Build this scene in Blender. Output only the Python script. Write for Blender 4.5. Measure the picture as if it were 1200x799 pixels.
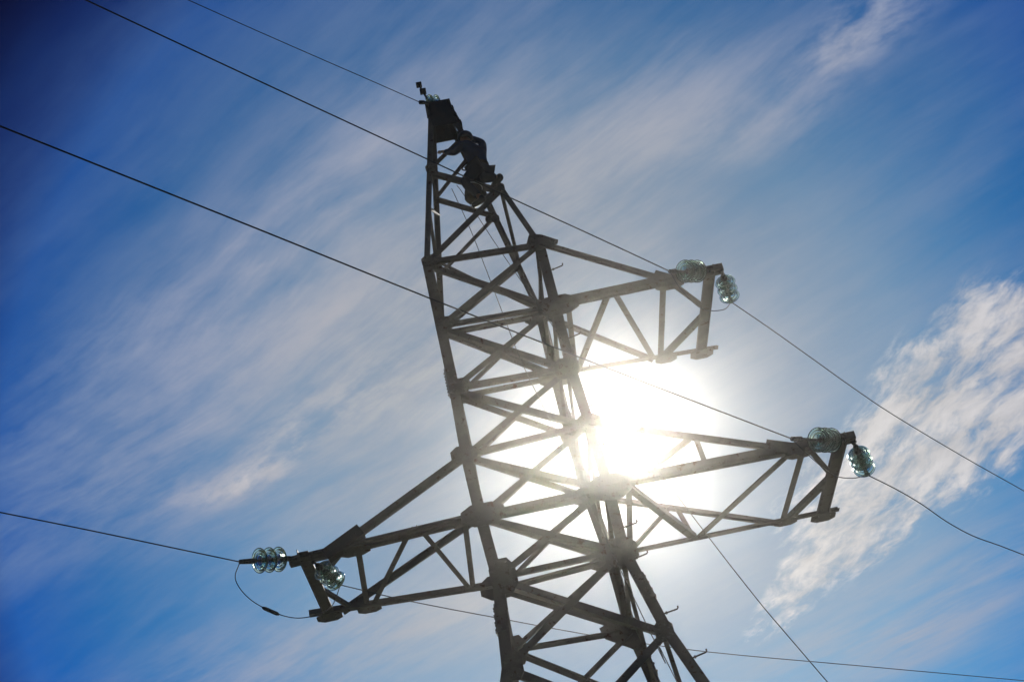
import bpy, bmesh, math, random
from mathutils import Vector, Matrix, Quaternion

random.seed(7)
for o in list(bpy.data.objects):
    bpy.data.objects.remove(o, do_unlink=True)
scene = bpy.context.scene
COL = scene.collection
V = Vector
R = math.radians

# ------------------------------------------------------------------ camera
CAM = V((-0.9001, -17.0371, -8.8476))
yaw, pitch, roll = R(3.409), R(35.134), R(-13.348)
fwd = V((math.sin(yaw) * math.cos(pitch), math.cos(yaw) * math.cos(pitch), math.sin(pitch)))
r_ = V((math.cos(yaw), -math.sin(yaw), 0))
u_ = r_.cross(fwd)
r2 = r_ * math.cos(roll) + u_ * math.sin(roll)
u2 = -r_ * math.sin(roll) + u_ * math.cos(roll)
cd = bpy.data.cameras.new('camera')
cd.sensor_width = 36
cd.lens = 1730.643 / 1200 * 36
cd.clip_start = 0.1
cd.clip_end = 6000
cam = bpy.data.objects.new('camera', cd)
COL.objects.link(cam)
m3 = Matrix((r2, u2, -fwd)).transposed()
cam.matrix_world = Matrix.Translation(CAM) @ m3.to_4x4()
scene.camera = cam

# ------------------------------------------------------------------ light, sky, exposure
SUN = V((0.0933, 0.8586, 0.504)).normalized()
sun_el = math.asin(SUN.z)
sun_az = math.atan2(SUN.x, SUN.y)
ld = bpy.data.lights.new('sun', 'SUN')
ld.energy = 3.6
ld.angle = R(3.5)   # the sun shines through thin high cloud: a swollen white disc
ld.color = (1.0, 0.945, 0.85)
sun = bpy.data.objects.new('sun', ld)
COL.objects.link(sun)
sun.rotation_euler = (-SUN).to_track_quat('-Z', 'Y').to_euler()
sun.location = (0, 0, 60)
vs = scene.view_settings
vs.view_transform = 'Standard'
vs.look = 'None'
vs.gamma = 1
vs.exposure = 0.0
vs.use_curve_mapping = False
scene.cycles.max_bounces = 10
scene.cycles.transmission_bounces = 10
scene.cycles.volume_bounces = 0
scene.cycles.use_denoising = True

world = bpy.data.worlds.new("World")
scene.world = world
world.use_nodes = True
wt = world.node_tree
wt.nodes.clear()


class NT:
    """small helper that writes node chains"""
    def __init__(s, nt): s.nt = nt
    def n(s, t, **k):
        x = s.nt.nodes.new(t)
        for a, b in k.items(): setattr(x, a, b)
        return x
    def put(s, sock, v):
        if isinstance(v, bpy.types.NodeSocket): s.nt.links.new(v, sock)
        else: sock.default_value = v
    def m(s, op, a, b=0.0, c=0.0, clamp=False):
        x = s.n('ShaderNodeMath', operation=op, use_clamp=clamp)
        s.put(x.inputs[0], a); s.put(x.inputs[1], b); s.put(x.inputs[2], c)
        return x.outputs[0]
    def vm(s, op, a, b=(0, 0, 0), out=0):
        x = s.n('ShaderNodeVectorMath', operation=op)
        s.put(x.inputs[0], a); s.put(x.inputs[1], b)
        return x.outputs[out]
    def dot(s, a, b):
        x = s.n('ShaderNodeVectorMath', operation='DOT_PRODUCT')
        s.put(x.inputs[0], a); s.put(x.inputs[1], b)
        return x.outputs['Value']
    def mr(s, v, a, b, c=0.0, d=1.0, it='SMOOTHSTEP'):
        x = s.n('ShaderNodeMapRange', interpolation_type=it)
        s.put(x.inputs['Value'], v)
        for nm, q in (('From Min', a), ('From Max', b), ('To Min', c), ('To Max', d)): s.put(x.inputs[nm], q)
        return x.outputs['Result']
    def mix(s, f, a, b, bt='MIX'):
        x = s.n('ShaderNodeMix', data_type='RGBA', blend_type=bt)
        s.put(x.inputs[0], f); s.put(x.inputs[6], a); s.put(x.inputs[7], b)
        return x.outputs[2]
    def ramp(s, v, stops):
        x = s.n('ShaderNodeValToRGB')
        cr = x.color_ramp
        while len(cr.elements) < len(stops): cr.elements.new(0.5)
        for e, (p, c) in zip(cr.elements, stops):
            e.position = p; e.color = (*c, 1)
        s.put(x.inputs[0], v)
        return x.outputs[0]
    def noise(s, v, scale, detail=6, rough=0.55, dist=0.0, lac=2.0):
        x = s.n('ShaderNodeTexNoise')
        s.put(x.inputs['Vector'], v)
        x.inputs['Scale'].default_value = scale
        x.inputs['Detail'].default_value = detail
        x.inputs['Roughness'].default_value = rough
        x.inputs['Distortion'].default_value = dist
        x.inputs['Lacunarity'].default_value = lac
        return x.outputs[0]


W = NT(wt)
dirv = W.vm('NORMALIZE', W.n('ShaderNodeTexCoord').outputs['Generated'])
cosang = W.dot(dirv, tuple(SUN))
ang = W.m('MULTIPLY', W.m('ARCCOSINE', W.m('MINIMUM', cosang, 1.0)), 180 / math.pi)   # degrees from the sun
sky = W.n('ShaderNodeTexSky', sky_type='NISHITA')
sky.sun_disc = False
sky.sun_elevation = sun_el
sky.sun_rotation = sun_az
sky.air_density = 1.0
sky.dust_density = 0.6
sky.ozone_density = 3.0
skyc = sky.outputs[0]
# polarised deep blue away from the sun
tint = W.ramp(W.m('DIVIDE', ang, 40.0), [(0.0, (.12, .13, .14)), (0.20, (.17, .26, .34)), (0.31, (.15, .34, .48)), (0.375, (.07, .31, .52)), (0.475, (.002, .25, .54)), (0.5625, (.0, .20, .58)), (0.60, (.0, .075, .33)), (0.64, (.0, .035, .20)), (0.69, (.0, .006, .07)), (1.0, (.005, .02, .07))])
base = W.mix(1.0, skyc, tint, 'MULTIPLY')

# cloud sheet coordinates: the direction met with a level plane high above
sx = W.n('ShaderNodeSeparateXYZ'); wt.links.new(dirv, sx.inputs[0])
zz = W.m('MAXIMUM', sx.outputs[2], 0.04)
cx = W.n('ShaderNodeCombineXYZ')
wt.links.new(W.m('DIVIDE', sx.outputs[0], zz), cx.inputs[0])
wt.links.new(W.m('DIVIDE', sx.outputs[1], zz), cx.inputs[1])
q = cx.outputs[0]
PATCH = {
 'left_band':((-0.3119,1.4219),(3.515,-0.631),(-5.020,-5.849)),
 'left_low':((-0.4909,1.5094),(5.215,-0.008),(-7.618,-8.476)),
 'mid_upper':((-0.0362,1.0835),(4.953,-1.290),(-5.047,-7.389)),
 'center':((-0.0470,1.4090),(3.657,-0.640),(-3.426,-4.300)),
 'puff1':((-0.2115,1.5483),(9.136,-0.894),(-12.219,-17.943)),
 'puff2':((-0.3153,1.6245),(11.810,1.314),(-5.493,-24.438)),
 'puff3':((-0.0891,1.4857),(10.577,-0.652),(-13.192,-20.101)),
 'topr':((0.4708,1.0296),(11.590,-5.907),(-6.831,-19.334)),
 'topr2':((0.3918,1.1152),(7.386,-2.402),(-7.370,-16.503)),
 'upr':((0.2491,1.1136),(5.300,-1.248),(-4.379,-10.107)),
 'bandA':((0.7105,1.7268),(4.806,-3.206),(-5.931,-3.641)),
 'bandB':((0.5948,2.0020),(4.172,-2.659),(-6.991,-2.854)),
 'bandC':((0.7286,1.8559),(4.849,-2.343),(-5.187,-3.705)),
 'bandD':((0.5227,2.2304),(6.855,-3.126),(-15.694,-5.756)),
 'botr':((0.7550,2.5100),(3.991,-1.219),(-2.859,-4.101)),
 'botl':((-0.2696,2.1353),(3.033,0.050),(-1.139,-6.468)),

}


def patch(name, soft=1.0, qq=None):
    c, a, b = PATCH[name]
    d = W.vm('SUBTRACT', qq if qq else q, (*c, 0))
    s_ = W.dot(d, (*a, 0)); t_ = W.dot(d, (*b, 0))
    r = W.m('SQRT', W.m('ADD', W.m('MULTIPLY', s_, s_), W.m('MULTIPLY', t_, t_)))
    return W.mr(r, 0.15, 1.5 * soft, 1.0, 0.0)


# warp the coordinates a little so no edge is a clean ellipse
def colour_noise(v, scale, detail, rough=.55):
    x = W.n('ShaderNodeTexNoise'); W.put(x.inputs['Vector'], v)
    x.inputs['Scale'].default_value = scale; x.inputs['Detail'].default_value = detail; x.inputs['Roughness'].default_value = rough
    return x.outputs[1]
def warp(v, scale, amount, detail=4):
    w = W.vm('SUBTRACT', colour_noise(v, scale, detail), (0.5, 0.5, 0.5))
    x = W.n('ShaderNodeVectorMath', operation='SCALE'); W.put(x.inputs[0], w); x.inputs['Scale'].default_value = amount
    return W.vm('ADD', v, x.outputs[0])
qw = warp(q, 2.2, 0.22)
qf = warp(warp(q, 1.6, 0.14, 2), 9.0, 0.02, 3)
# streak frame: u along the wind, v across it
ud = V((0.80, -0.60, 0)); vd = V((0.60, 0.80, 0))
def streak(v, su, sv):
    c = W.n('ShaderNodeCombineXYZ')
    W.put(c.inputs[0], W.m('MULTIPLY', W.dot(v, tuple(ud)), su))
    W.put(c.inputs[1], W.m('MULTIPLY', W.dot(v, tuple(vd)), sv))
    return c.outputs[0]
fib = W.noise(streak(qf, 1.0, 4.2), 2.8, 9, 0.62)
fib2 = W.noise(streak(qf, 1.4, 11.0), 3.4, 8, 0.65)
mott = W.noise(streak(warp(q, 5.0, .05, 3), 1.0, 1.6), 16.0, 7, 0.62)
broad = W.noise(streak(qw, 1.0, 2.2), 1.7, 6, 0.55)
lump = W.noise(streak(qw, 1.0, 1.7), 7.0, 9, 0.60, 0.0)
bu = V((.28, -.96, 0)); bv = V((.96, .28, 0))
def along_band(v, su, sv):
    c = W.n('ShaderNodeCombineXYZ')
    W.put(c.inputs[0], W.m('MULTIPLY', W.dot(v, tuple(bu)), su))
    W.put(c.inputs[1], W.m('MULTIPLY', W.dot(v, tuple(bv)), sv))
    return c.outputs[0]
qb = warp(warp(q, 4.0, .09, 3), 14.0, .022, 3)
lump2 = W.noise(along_band(qb, 1.0, 2.3), 8.0, 10, 0.62)
ripple = W.noise(along_band(qb, 1.0, 1.0), 34.0, 6, 0.6)

def add(*a):
    r = a[0]
    for b in a[1:]: r = W.m('ADD', r, b)
    return r
def mul(*a):
    r = a[0]
    for b in a[1:]: r = W.m('MULTIPLY', r, b)
    return r

thin = add(mul(patch('left_band', 1.2, qw), 1.0), mul(patch('left_low', 1.1, qw), 1.0), mul(patch('mid_upper', 1.2, qw), .7), mul(patch('center', 1.3, qw), .8), mul(patch('upr', 1.1, qw), .6), mul(patch('botr', 1.1, qw), .8), mul(patch('botl', 1.1, qw), .8))
streaks = W.mr(add(mul(fib, .42), mul(fib2, .18), mul(mott, .14), mul(broad, .50)), .44, .84)
veil = mul(W.m('MINIMUM', add(thin, .34), 1.15), streaks, .86)
puffs = add(patch('puff1', 1, qw), patch('puff2', 1, qw), mul(patch('puff3', 1, qw), .8), patch('topr', 1, qw), mul(patch('topr2', 1, qw), .5))
puffm = mul(puffs, W.mr(add(mul(mott, .45), mul(lump, .25), mul(fib, .30)), .40, .64), .80)
band = W.m('MINIMUM', add(patch('bandA', 1, qw), patch('bandB', 1, qw), patch('bandC', 1, qw), mul(patch('bandD', 1, qw), .9)), 1.0)
bandn = add(mul(lump2, .80), mul(ripple, .20))
bandm = W.mr(W.m('ADD', mul(W.m('SUBTRACT', bandn, .5), 2.2), mul(band, .44)), .0, .60)
bandm = mul(bandm, W.mr(band, .02, .30), .88)
cloud = W.m('SUBTRACT', 1.0, mul(W.m('SUBTRACT', 1.0, W.m('MINIMUM', veil, 1.0)), W.m('SUBTRACT', 1.0, W.m('MINIMUM', puffm, 1.0))))
# clouds are lit through from the sun's side: brighter near it
ccol = W.ramp(W.m('DIVIDE', ang, 40.0), [(0.0, (.30, .29, .28)), (.20, (.41, .40, .41)), (.40, (.33, .36, .47)), (.53, (.20, .28, .46)), (.60, (.09, .19, .40)), (.64, (.02, .07, .24)), (.69, (.0, .015, .08)), (1.0, (.03, .06, .15))])
bcol = W.ramp(W.m('DIVIDE', ang, 40.0), [(0.0, (.7, .68, .66)), (.30, (.62, .59, .58)), (.50, (.60, .575, .595)), (.60, (.36, .37, .46)), (.68, (.03, .05, .14)), (1.0, (.03, .06, .15))])
shade = W.mr(lump, .35, .70, .86, 1.12, 'LINEAR')
cc = W.n('ShaderNodeVectorMath', operation='SCALE'); W.put(cc.inputs[0], ccol); W.put(cc.inputs['Scale'], 10.0)
col = W.mix(cloud, base, cc.outputs[0])
cb = W.n('ShaderNodeVectorMath', operation='SCALE'); W.put(cb.inputs[0], bcol); W.put(cb.inputs['Scale'], mul(W.mr(lump2, .35, .68, .80, 1.12, 'LINEAR'), shade, 10.0))
col = W.mix(W.m('MAXIMUM', bandm, mul(add(patch('topr', 1, qw), mul(patch('puff1', 1, qw), 1.2), mul(patch('puff2', 1, qw), .9)), puffm, .30)), col, cb.outputs[0])
# bright air round the sun
aur = add(mul(W.m('EXPONENT', W.m('DIVIDE', ang, -0.8)), 20.0), mul(W.m('EXPONENT', W.m('DIVIDE', ang, -6.5)), 1.5))
av = W.n('ShaderNodeVectorMath', operation='SCALE'); av.inputs[0].default_value = (1, .965, .90); W.put(av.inputs['Scale'], aur)
col = W.vm('ADD', col, av.outputs[0])
bg = W.n('ShaderNodeBackground'); W.put(bg.inputs[0], col); bg.inputs[1].default_value = 0.1
wo = W.n('ShaderNodeOutputWorld'); wt.links.new(bg.outputs[0], wo.inputs[0])


# ------------------------------------------------------------------ materials
def mat(name, c, rough=.6, metal=0.0, c2=None, scale=6.0, lo=.42, hi=.62, bump=0.0, trans=0.0, spec=.5, c3=None):
    m = bpy.data.materials.new(name); m.use_nodes = True
    t = NT(m.node_tree); b = m.node_tree.nodes['Principled BSDF']
    b.inputs['Roughness'].default_value = rough; b.inputs['Metallic'].default_value = metal
    b.inputs['Specular IOR Level'].default_value = spec
    if c2:
        g = t.n('ShaderNodeNewGeometry').outputs['Position']
        n = t.noise(g, scale, 8, .62)
        cc = t.mix(t.mr(n, lo, hi), (*c, 1), (*c2, 1))
        if c3:
            n2 = t.noise(g, scale * 5.3, 5, .6)
            cc = t.mix(t.mr(n2, .58, .70), cc, (*c3, 1))
        t.put(b.inputs['Base Color'], cc)
        t.put(b.inputs['Roughness'], t.mr(n, .3, .7, rough - .12, rough + .15, 'LINEAR'))
        if bump:
            bp = t.n('ShaderNodeBump'); bp.inputs['Strength'].default_value = bump; bp.inputs['Distance'].default_value = .01
            t.put(bp.inputs['Height'], n); t.put(b.inputs['Normal'], bp.outputs[0])
    else:
        b.inputs['Base Color'].default_value = (*c, 1)
    if trans: b.inputs['Transmission Weight'].default_value = trans
    return m


M = {}
M['steel'] = mat('weathered_steel', (.105, .097, .088), .62, .3, (.165, .148, .128), 2.2, c3=(.070, .036, .020), bump=.25)
M['steel_dark'] = mat('dark_steel', (.05, .047, .045), .6, .4, (.085, .070, .058), 3.0, c3=(.06, .034, .02), bump=.2)
M['fitting'] = mat('galvanised_fitting', (.10, .10, .10), .5, .6, (.055, .05, .045), 30)
M['wire'] = mat('aluminium_wire', (.05, .05, .055), .55, .5, (.09, .09, .095), 12)
M['rope'] = mat('rope', (.14, .13, .12), .9, 0, (.08, .075, .07), 20)
M['glass'] = mat('insulator_glass', (.76, .94, .82), .05, 0, trans=.93)
M['jacket'] = mat('blue_jacket', (.015, .035, .11), .85, 0, (.02, .05, .15), 9, bump=.5)
M['trousers'] = mat('dark_trousers', (.022, .028, .045), .9, 0, (.035, .04, .055), 11, bump=.5)
M['skin'] = mat('skin', (.42, .25, .17), .55)
M['boot'] = mat('boot_leather', (.02, .016, .013), .5, 0, (.035, .028, .02), 20)
M['helmet'] = mat('helmet_plastic', (.05, .055, .07), .3)
M['strap'] = mat('harness_webbing', (.045, .035, .03), .8)
M['bag'] = mat('bag_canvas', (.10, .085, .06), .9, 0, (.07, .06, .045), 18, bump=.5)
M['rim'] = mat('bag_rim_metal', (.65, .65, .66), .3, .9)
M['concrete'] = mat('concrete', (.34, .33, .31), .9, 0, (.24, .23, .21), 4, bump=.4)
M['ground'] = mat('meadow_ground', (.045, .062, .022), .95, 0, (.085, .075, .040), .35, c3=(.03, .045, .015), bump=.6)
M['grass'] = mat('grass_blades', (.05, .08, .025), .8, 0, (.10, .09, .04), 1.2)


# ------------------------------------------------------------------ mesh helpers
def link(name, bm, m, parent=None, smooth=False, loc=None):
    me = bpy.data.meshes.new(name)
    bmesh.ops.recalc_face_normals(bm, faces=bm.faces)
    if loc is not None:
        bmesh.ops.translate(bm, verts=bm.verts, vec=-V(loc))
    bm.to_mesh(me); bm.free()
    if smooth:
        for p in me.polygons: p.use_smooth = True
    me.materials.append(m)
    o = bpy.data.objects.new(name, me); COL.objects.link(o)
    if parent is not None: o.parent = parent
    if loc is not None: o.location = loc
    return o


def empty(name, label, cat, loc=(0, 0, 0), group=None):
    o = bpy.data.objects.new(name, None); COL.objects.link(o)
    o.location = loc
    o['label'] = label; o['category'] = cat
    if group: o['group'] = group
    return o


def tag(o, label, cat, group=None):
    o['label'] = label; o['category'] = cat
    if group: o['group'] = group
    return o


def prism(bm, ring0, ring1):
    a = [bm.verts.new(p) for p in ring0]; b = [bm.verts.new(p) for p in ring1]
    n = len(a)
    for i in range(n):
        bm.faces.new((a[i], a[(i + 1) % n], b[(i + 1) % n], b[i]))
    bm.faces.new(a[::-1]); bm.faces.new(b)


def sweep(bm, pts, profile, da, db):
    """profile: 2D points swept through pts, 2D axes are the fixed vectors da, db"""
    rings = [[bm.verts.new(V(p) + da * x + db * y) for x, y in profile] for p in pts]
    n = len(profile)
    for r0, r1 in zip(rings, rings[1:]):
        for i in range(n):
            bm.faces.new((r0[i], r0[(i + 1) % n], r1[(i + 1) % n], r1[i]))
    bm.faces.new(rings[0][::-1]); bm.faces.new(rings[-1])


def L_profile(w, t, w2=None):
    w2 = w2 or w
    return [(0, 0), (w, 0), (w, t), (t, t), (t, w2), (0, w2)]


def angle_bar(bm, p, q, w, normal, off=0.0, t=.009, flip=1, w2=None):
    """angle iron from p to q: one flange lies in the face with that outward normal, centred on the line"""
    p, q = V(p), V(q); ax = (q - p).normalized(); n = V(normal)
    n = (n - ax * n.dot(ax)).normalized()
    s = ax.cross(n).normalized() * flip
    o = -s * (w / 2) + n * off
    sweep(bm, [p + o, q + o], L_profile(w, t, w2 or w * .8), s, -n)


def bolt(bm, c, n, r=.014, h=.014):
    n = V(n).normalized(); a = n.orthogonal().normalized(); b = n.cross(a)
    ring = [V(c) + (a * math.cos(k * PI3) + b * math.sin(k * PI3)) * r for k in range(6)]
    prism(bm, [x - n * .004 for x in ring], [x + n * h for x in ring])


PI3 = math.pi / 3


def plate(bm, c, u, v, poly, n, off, t=.010, bolts=()):
    """flat gusset: polygon (a,b) in axes u,v about c, lying off outside the face"""
    c, u, v, n = V(c), V(u).normalized(), V(v).normalized(), V(n).normalized()
    b0 = [c + u * a + v * b + n * off for a, b in poly]
    prism(bm, b0, [x + n * t for x in b0])
    for a, b in bolts:
        bolt(bm, c + u * a + v * b + n * (off + t), n)


def tube(bm, pts, r, seg=6):
    pts = [V(p) for p in pts]; rr = r if isinstance(r, (list, tuple)) else [r] * len(pts)
    rings = []; prev = None
    for i, p in enumerate(pts):
        d = (pts[min(i + 1, len(pts) - 1)] - pts[max(i - 1, 0)]).normalized()
        a = d.orthogonal().normalized() if prev is None else (prev - d * prev.dot(d)).normalized()
        prev = a; b = d.cross(a)
        rings.append([bm.verts.new(p + (a * math.cos(2 * math.pi * k / seg) + b * math.sin(2 * math.pi * k / seg)) * rr[i]) for k in range(seg)])
    for r0, r1 in zip(rings, rings[1:]):
        for k in range(seg):
            bm.faces.new((r0[k], r0[(k + 1) % seg], r1[(k + 1) % seg], r1[k]))
    bm.faces.new(rings[0][::-1]); bm.faces.new(rings[-1])


def lathe(bm, o, ax, prof, seg=24, close=False):
    """prof: (radius, distance along ax)"""
    o, ax = V(o), V(ax).normalized(); a = ax.orthogonal().normalized(); b = ax.cross(a)
    rings = [[bm.verts.new(o + ax * h + (a * math.cos(2 * math.pi * k / seg) + b * math.sin(2 * math.pi * k / seg)) * max(r, 1e-4)) for k in range(seg)] for r, h in prof]
    pairs = list(zip(rings, rings[1:]))
    if close: pairs.append((rings[-1], rings[0]))
    for r0, r1 in pairs:
        for k in range(seg):
            bm.faces.new((r0[k], r0[(k + 1) % seg], r1[(k + 1) % seg], r1[k]))
    if not close:
        bm.faces.new(rings[0][::-1]); bm.faces.new(rings[-1])


def smooth_curve(pts, n=6):
    """Catmull-Rom through pts"""
    P = [V(p) for p in pts]; P = [P[0] * 2 - P[1]] + P + [P[-1] * 2 - P[-2]]
    out = []
    for i in range(1, len(P) - 2):
        for k in range(n):
            t = k / n
            a, b, c, d = P[i - 1:i + 3]
            out.append(.5 * ((2 * b) + (c - a) * t + (2 * a - 5 * b + 4 * c - d) * t * t + (3 * b - a - 3 * c + d) * t ** 3))
    out.append(P[-2]); return out


# ------------------------------------------------------------------ ground
GZ = -10.45
bm = bmesh.new()
N_ = 60; S_ = 1500.0
def gz(x, y):
    d = math.hypot(x, y)
    return GZ + .12 * math.sin(x * .21 + 1) * math.cos(y * .17) * min(1, max(0, (d - 6) / 20)) + min(1, max(0, (d - 60) / 400)) * 4 * math.sin(x * .006) * math.cos(y * .005 + 1) - min(1, max(0, (d - 60) / 400)) * 4
gx = [math.copysign((abs(i) / N_) ** 2.2, i) * S_ for i in range(-N_, N_ + 1)]
grid = [[bm.verts.new((x, y, gz(x, y))) for y in gx] for x in gx]
for i in range(2 * N_):
    for j in range(2 * N_):
        bm.faces.new((grid[i][j], grid[i + 1][j], grid[i + 1][j + 1], grid[i][j + 1]))
g = link('ground', bm, M['ground'], smooth=True); g['kind'] = 'structure'
bm = bmesh.new()
for k in range(9000):
    x = random.uniform(-13, 13); y = random.uniform(-25, 12)
    h = random.uniform(.10, .34); a = random.uniform(0, math.tau); z = gz(x, y) - .02
    l = V((math.cos(a), math.sin(a), 0)) * .008; b = V((random.uniform(-.1, .1), random.uniform(-.1, .1), h))
    vv = [bm.verts.new(V((x, y, z)) - l), bm.verts.new(V((x, y, z)) + l), bm.verts.new(V((x, y, z)) + b)]
    bm.faces.new(vv)
g = link('grass', bm, M['grass']); g['kind'] = 'stuff'
g['label'] = 'meadow grass round the foot of the pylon'; g['category'] = 'grass'

# ------------------------------------------------------------------ the pylon
NODES = {
    'AuT': (-0.843, -0.839, 4.166),
    'BuT': (0.759, -0.806, 4.116),
    'CuT': (0.759, 0.813, 4.143),
    'DuT': (-0.821, 0.805, 4.156),
    'AuL': (-0.834, -0.86, 3.025),
    'BuL': (0.752, -0.834, 2.987),
    'CuL': (0.775, 0.824, 3.01),
    'DuL': (-0.822, 0.823, 3.014),
    'Am': (-0.825, -0.868, 1.982),
    'Bm': (0.739, -0.843, 1.95),
    'Cm': (0.795, 0.845, 1.979),
    'Dm': (-0.801, 0.859, 1.959),
    'AlT': (-0.845, -0.846, 0.951),
    'BlT': (0.781, -0.888, 1.01),
    'ClT': (0.811, 0.868, 0.986),
    'DlT': (-0.814, 0.861, 0.996),
    'AlL': (-0.821, -0.902, 0.022),
    'BlL': (0.805, -0.916, 0.044),
    'ClL': (0.833, 0.885, 0.001),
    'DlL': (-0.762, 0.928, -0.065),
    'Ab': (-0.769, -0.949, -0.874),
    'Bb': (0.787, -0.954, -0.865),
    'Cb': (0.798, 0.871, -1.045),
    'Db': (-0.781, 0.832, -0.99),
    'apex': (-0.238, 0.009, 7.967),
    'uPe': (2.897, -0.9, 2.969),
    'uQe': (2.839, 0.924, 2.981),
    'uPs': (2.344, -0.892, 2.988),
    'uQs': (2.31, 0.901, 2.984),
    'lPe': (3.764, -0.924, -0.008),
    'lQe': (3.723, 0.924, 0.008),
    'lPs': (3.253, -0.927, 0.006),
    'lQs': (3.214, 0.908, 0.021),
    'gPe': (-3.048, -0.801, -0.001),
    'gQe': (-3.029, 0.803, -0.002),
    'gPs': (-2.436, -0.815, -0.015),
    'gQs': (-2.497, 0.836, -0.014),
    'Ab2': (-0.863, -1.141, -2.1),
    'Bb2': (1.007, -1.196, -2.1),
    'Cb2': (1.007, 1.196, -2.1),
    'Db2': (-0.885, 1.125, -2.1),
}

ND = {k: V(v) for k, v in NODES.items()}
for k_, d_ in (('CuT', .09), ('CuL', .12), ('Cm', .14), ('ClT', .12), ('ClL', .05)):
    ND[k_].x -= d_      # the far right leg is not quite plumb
APEX = {'A': V((-.31, -.10, 7.82)), 'B': V((-.05, -.10, 7.78)), 'C': V((-.05, .10, 7.78)), 'D': V((-.31, .10, 7.82))}
HEAD = V((.085, 0, .12))
SG = {'A': (-1, -1), 'B': (1, -1), 'C': (1, 1), 'D': (-1, 1)}
tower = empty('transmission_pylon', 'tall angle-iron lattice power pylon seen from below against the sun', 'pylon', (0, 0, GZ))
ORG = V((0, 0, GZ))


def part(name, bm, m, parent=tower, off=ORG, smooth=False):
    """part or sub-part; geometry is given in world space"""
    if name in ('peak_plate', 'peak_cap', 'earth_rod'):
        bmesh.ops.translate(bm, verts=bm.verts, vec=HEAD)
    bmesh.ops.translate(bm, verts=bm.verts, vec=-off)
    return link(name, bm, m, parent, smooth)


FOOT = {'A': V((-3.1, -3.25, GZ + .25)), 'B': V((3.25, -3.35, GZ + .25)), 'C': V((3.25, 3.35, GZ + .25)), 'D': V((-3.1, 3.25, GZ + .25))}
LEV = ['b2', 'b', 'lL', 'lT', 'm', 'uL', 'uT']
for k in 'ABCD':
    for lo, f_ in (('b3', .23), ('b4', .55)):
        ND[k + lo] = ND[k + 'b2'].lerp(FOOT[k], f_)
legs = {}
for k in 'ABCD':
    sx_, sy_ = SG[k]
    pts = [FOOT[k]] + [ND[k + l] for l in ('b4', 'b3')] + [ND[k + l] for l in LEV] + [APEX[k]]
    bm = bmesh.new()
    w = .138; t = .013
    da = V((-sx_, 0, 0)); db = V((0, -sy_, 0))
    corner = V((sx_ * w * .5, sy_ * .03, 0))
    # heavy angle up to the waist, lighter one in the peak
    sweep(bm, [p + corner for p in pts[:-1]], L_profile(w, t), da, db)
    wp = .085
    c2 = V((sx_ * wp * .5, sy_ * .022, 0))
    sweep(bm, [pts[-2] + c2, pts[-1] + c2 * .5], L_profile(wp, .010), da, db)
    # splice plates with bolts
    for a_, b_, f_ in (('m', 'uL', .12), ('b', 'b2', .45), ('b3', 'b4', .5)):
        c = ND[k + a_].lerp(ND[k + b_], f_)
        ax = (ND[k + b_] - ND[k + a_]).normalized(); ax = ax if ax.z > 0 else -ax
        plate(bm, c + corner, -da * -1, ax, [(.006, -.20), (w - .012, -.20), (w - .012, .20), (.006, .20)], V((0, sy_, 0)), .003, .011,
              [(x, z) for x in (.045, .12) for z in (-.15, -.05, .05, .15)])
        plate(bm, c + corner, -V((0, sy_, 0)), ax, [(.006, -.20), (w - .012, -.20), (w - .012, .20), (.006, .20)], V((sx_, 0, 0)), .003, .011,
              [(x, z) for x in (.045, .12) for z in (-.15, -.05, .05, .15)])
    legs[k] = part('leg', bm, M['steel'])
    bm = bmesh.new()
    f = FOOT[k]
    prism(bm, [f + V((x * .42, y * .42, -.6)) for x, y in ((-1, -1), (1, -1), (1, 1), (-1, 1))], [f + V((x * .30, y * .30, .0)) for x, y in ((-1, -1), (1, -1), (1, 1), (-1, 1))])
    part('footing', bm, M['concrete'])

# step bolts up the near right leg
segs = [FOOT['B'], ND['Bb4'], ND['Bb3']] + [ND['B' + l] for l in LEV]
def leg_at(z):
    for a, b in zip(segs, segs[1:]):
        if a.z <= z <= b.z: return a.lerp(b, (z - a.z) / (b.z - a.z))
zs = [3.62, 3.05, 2.42, 1.86, 1.28, .66, -.02, -.56, -1.02, -1.86, -2.52] + [-3.1 - .55 * i for i in range(10)]
for i, z in enumerate(zs):
    p = leg_at(z); bm = bmesh.new()
    s = V((.985, -.10, .10 if i % 2 else .16)).normalized()
    a = p + V((.07, -.02, 0))
    tube(bm, [a, a + s * .16, a + s * .17 + V((0, 0, .012)), a + s * .172 + V((0, 0, .035))], .0095, 6)
    bolt(bm, a + s * .02, s, .018, .016)
    part('step_bolt', bm, M['steel_dark'], legs['B'])

FACES = {'AB': V((0, -1, 0)), 'DC': V((0, 1, 0)), 'AD': V((-1, 0, 0)), 'BC': V((1, 0, 0))}
def brace(name, p, q, w, n, off, m='steel', parent=tower, flip=1, bolts=True, t=.008):
    bm = bmesh.new(); angle_bar(bm, p, q, w, n, off, t, flip)
    p, q = V(p), V(q); ax = (q - p).normalized(); n = V(n)
    if bolts:
        for e, s in ((p, 1), (q, -1)):
            for d in (.09, .16):
                bolt(bm, e + ax * s * d + n * (off), n, .012, .012)
    return part(name, bm, M[m], parent)


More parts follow.
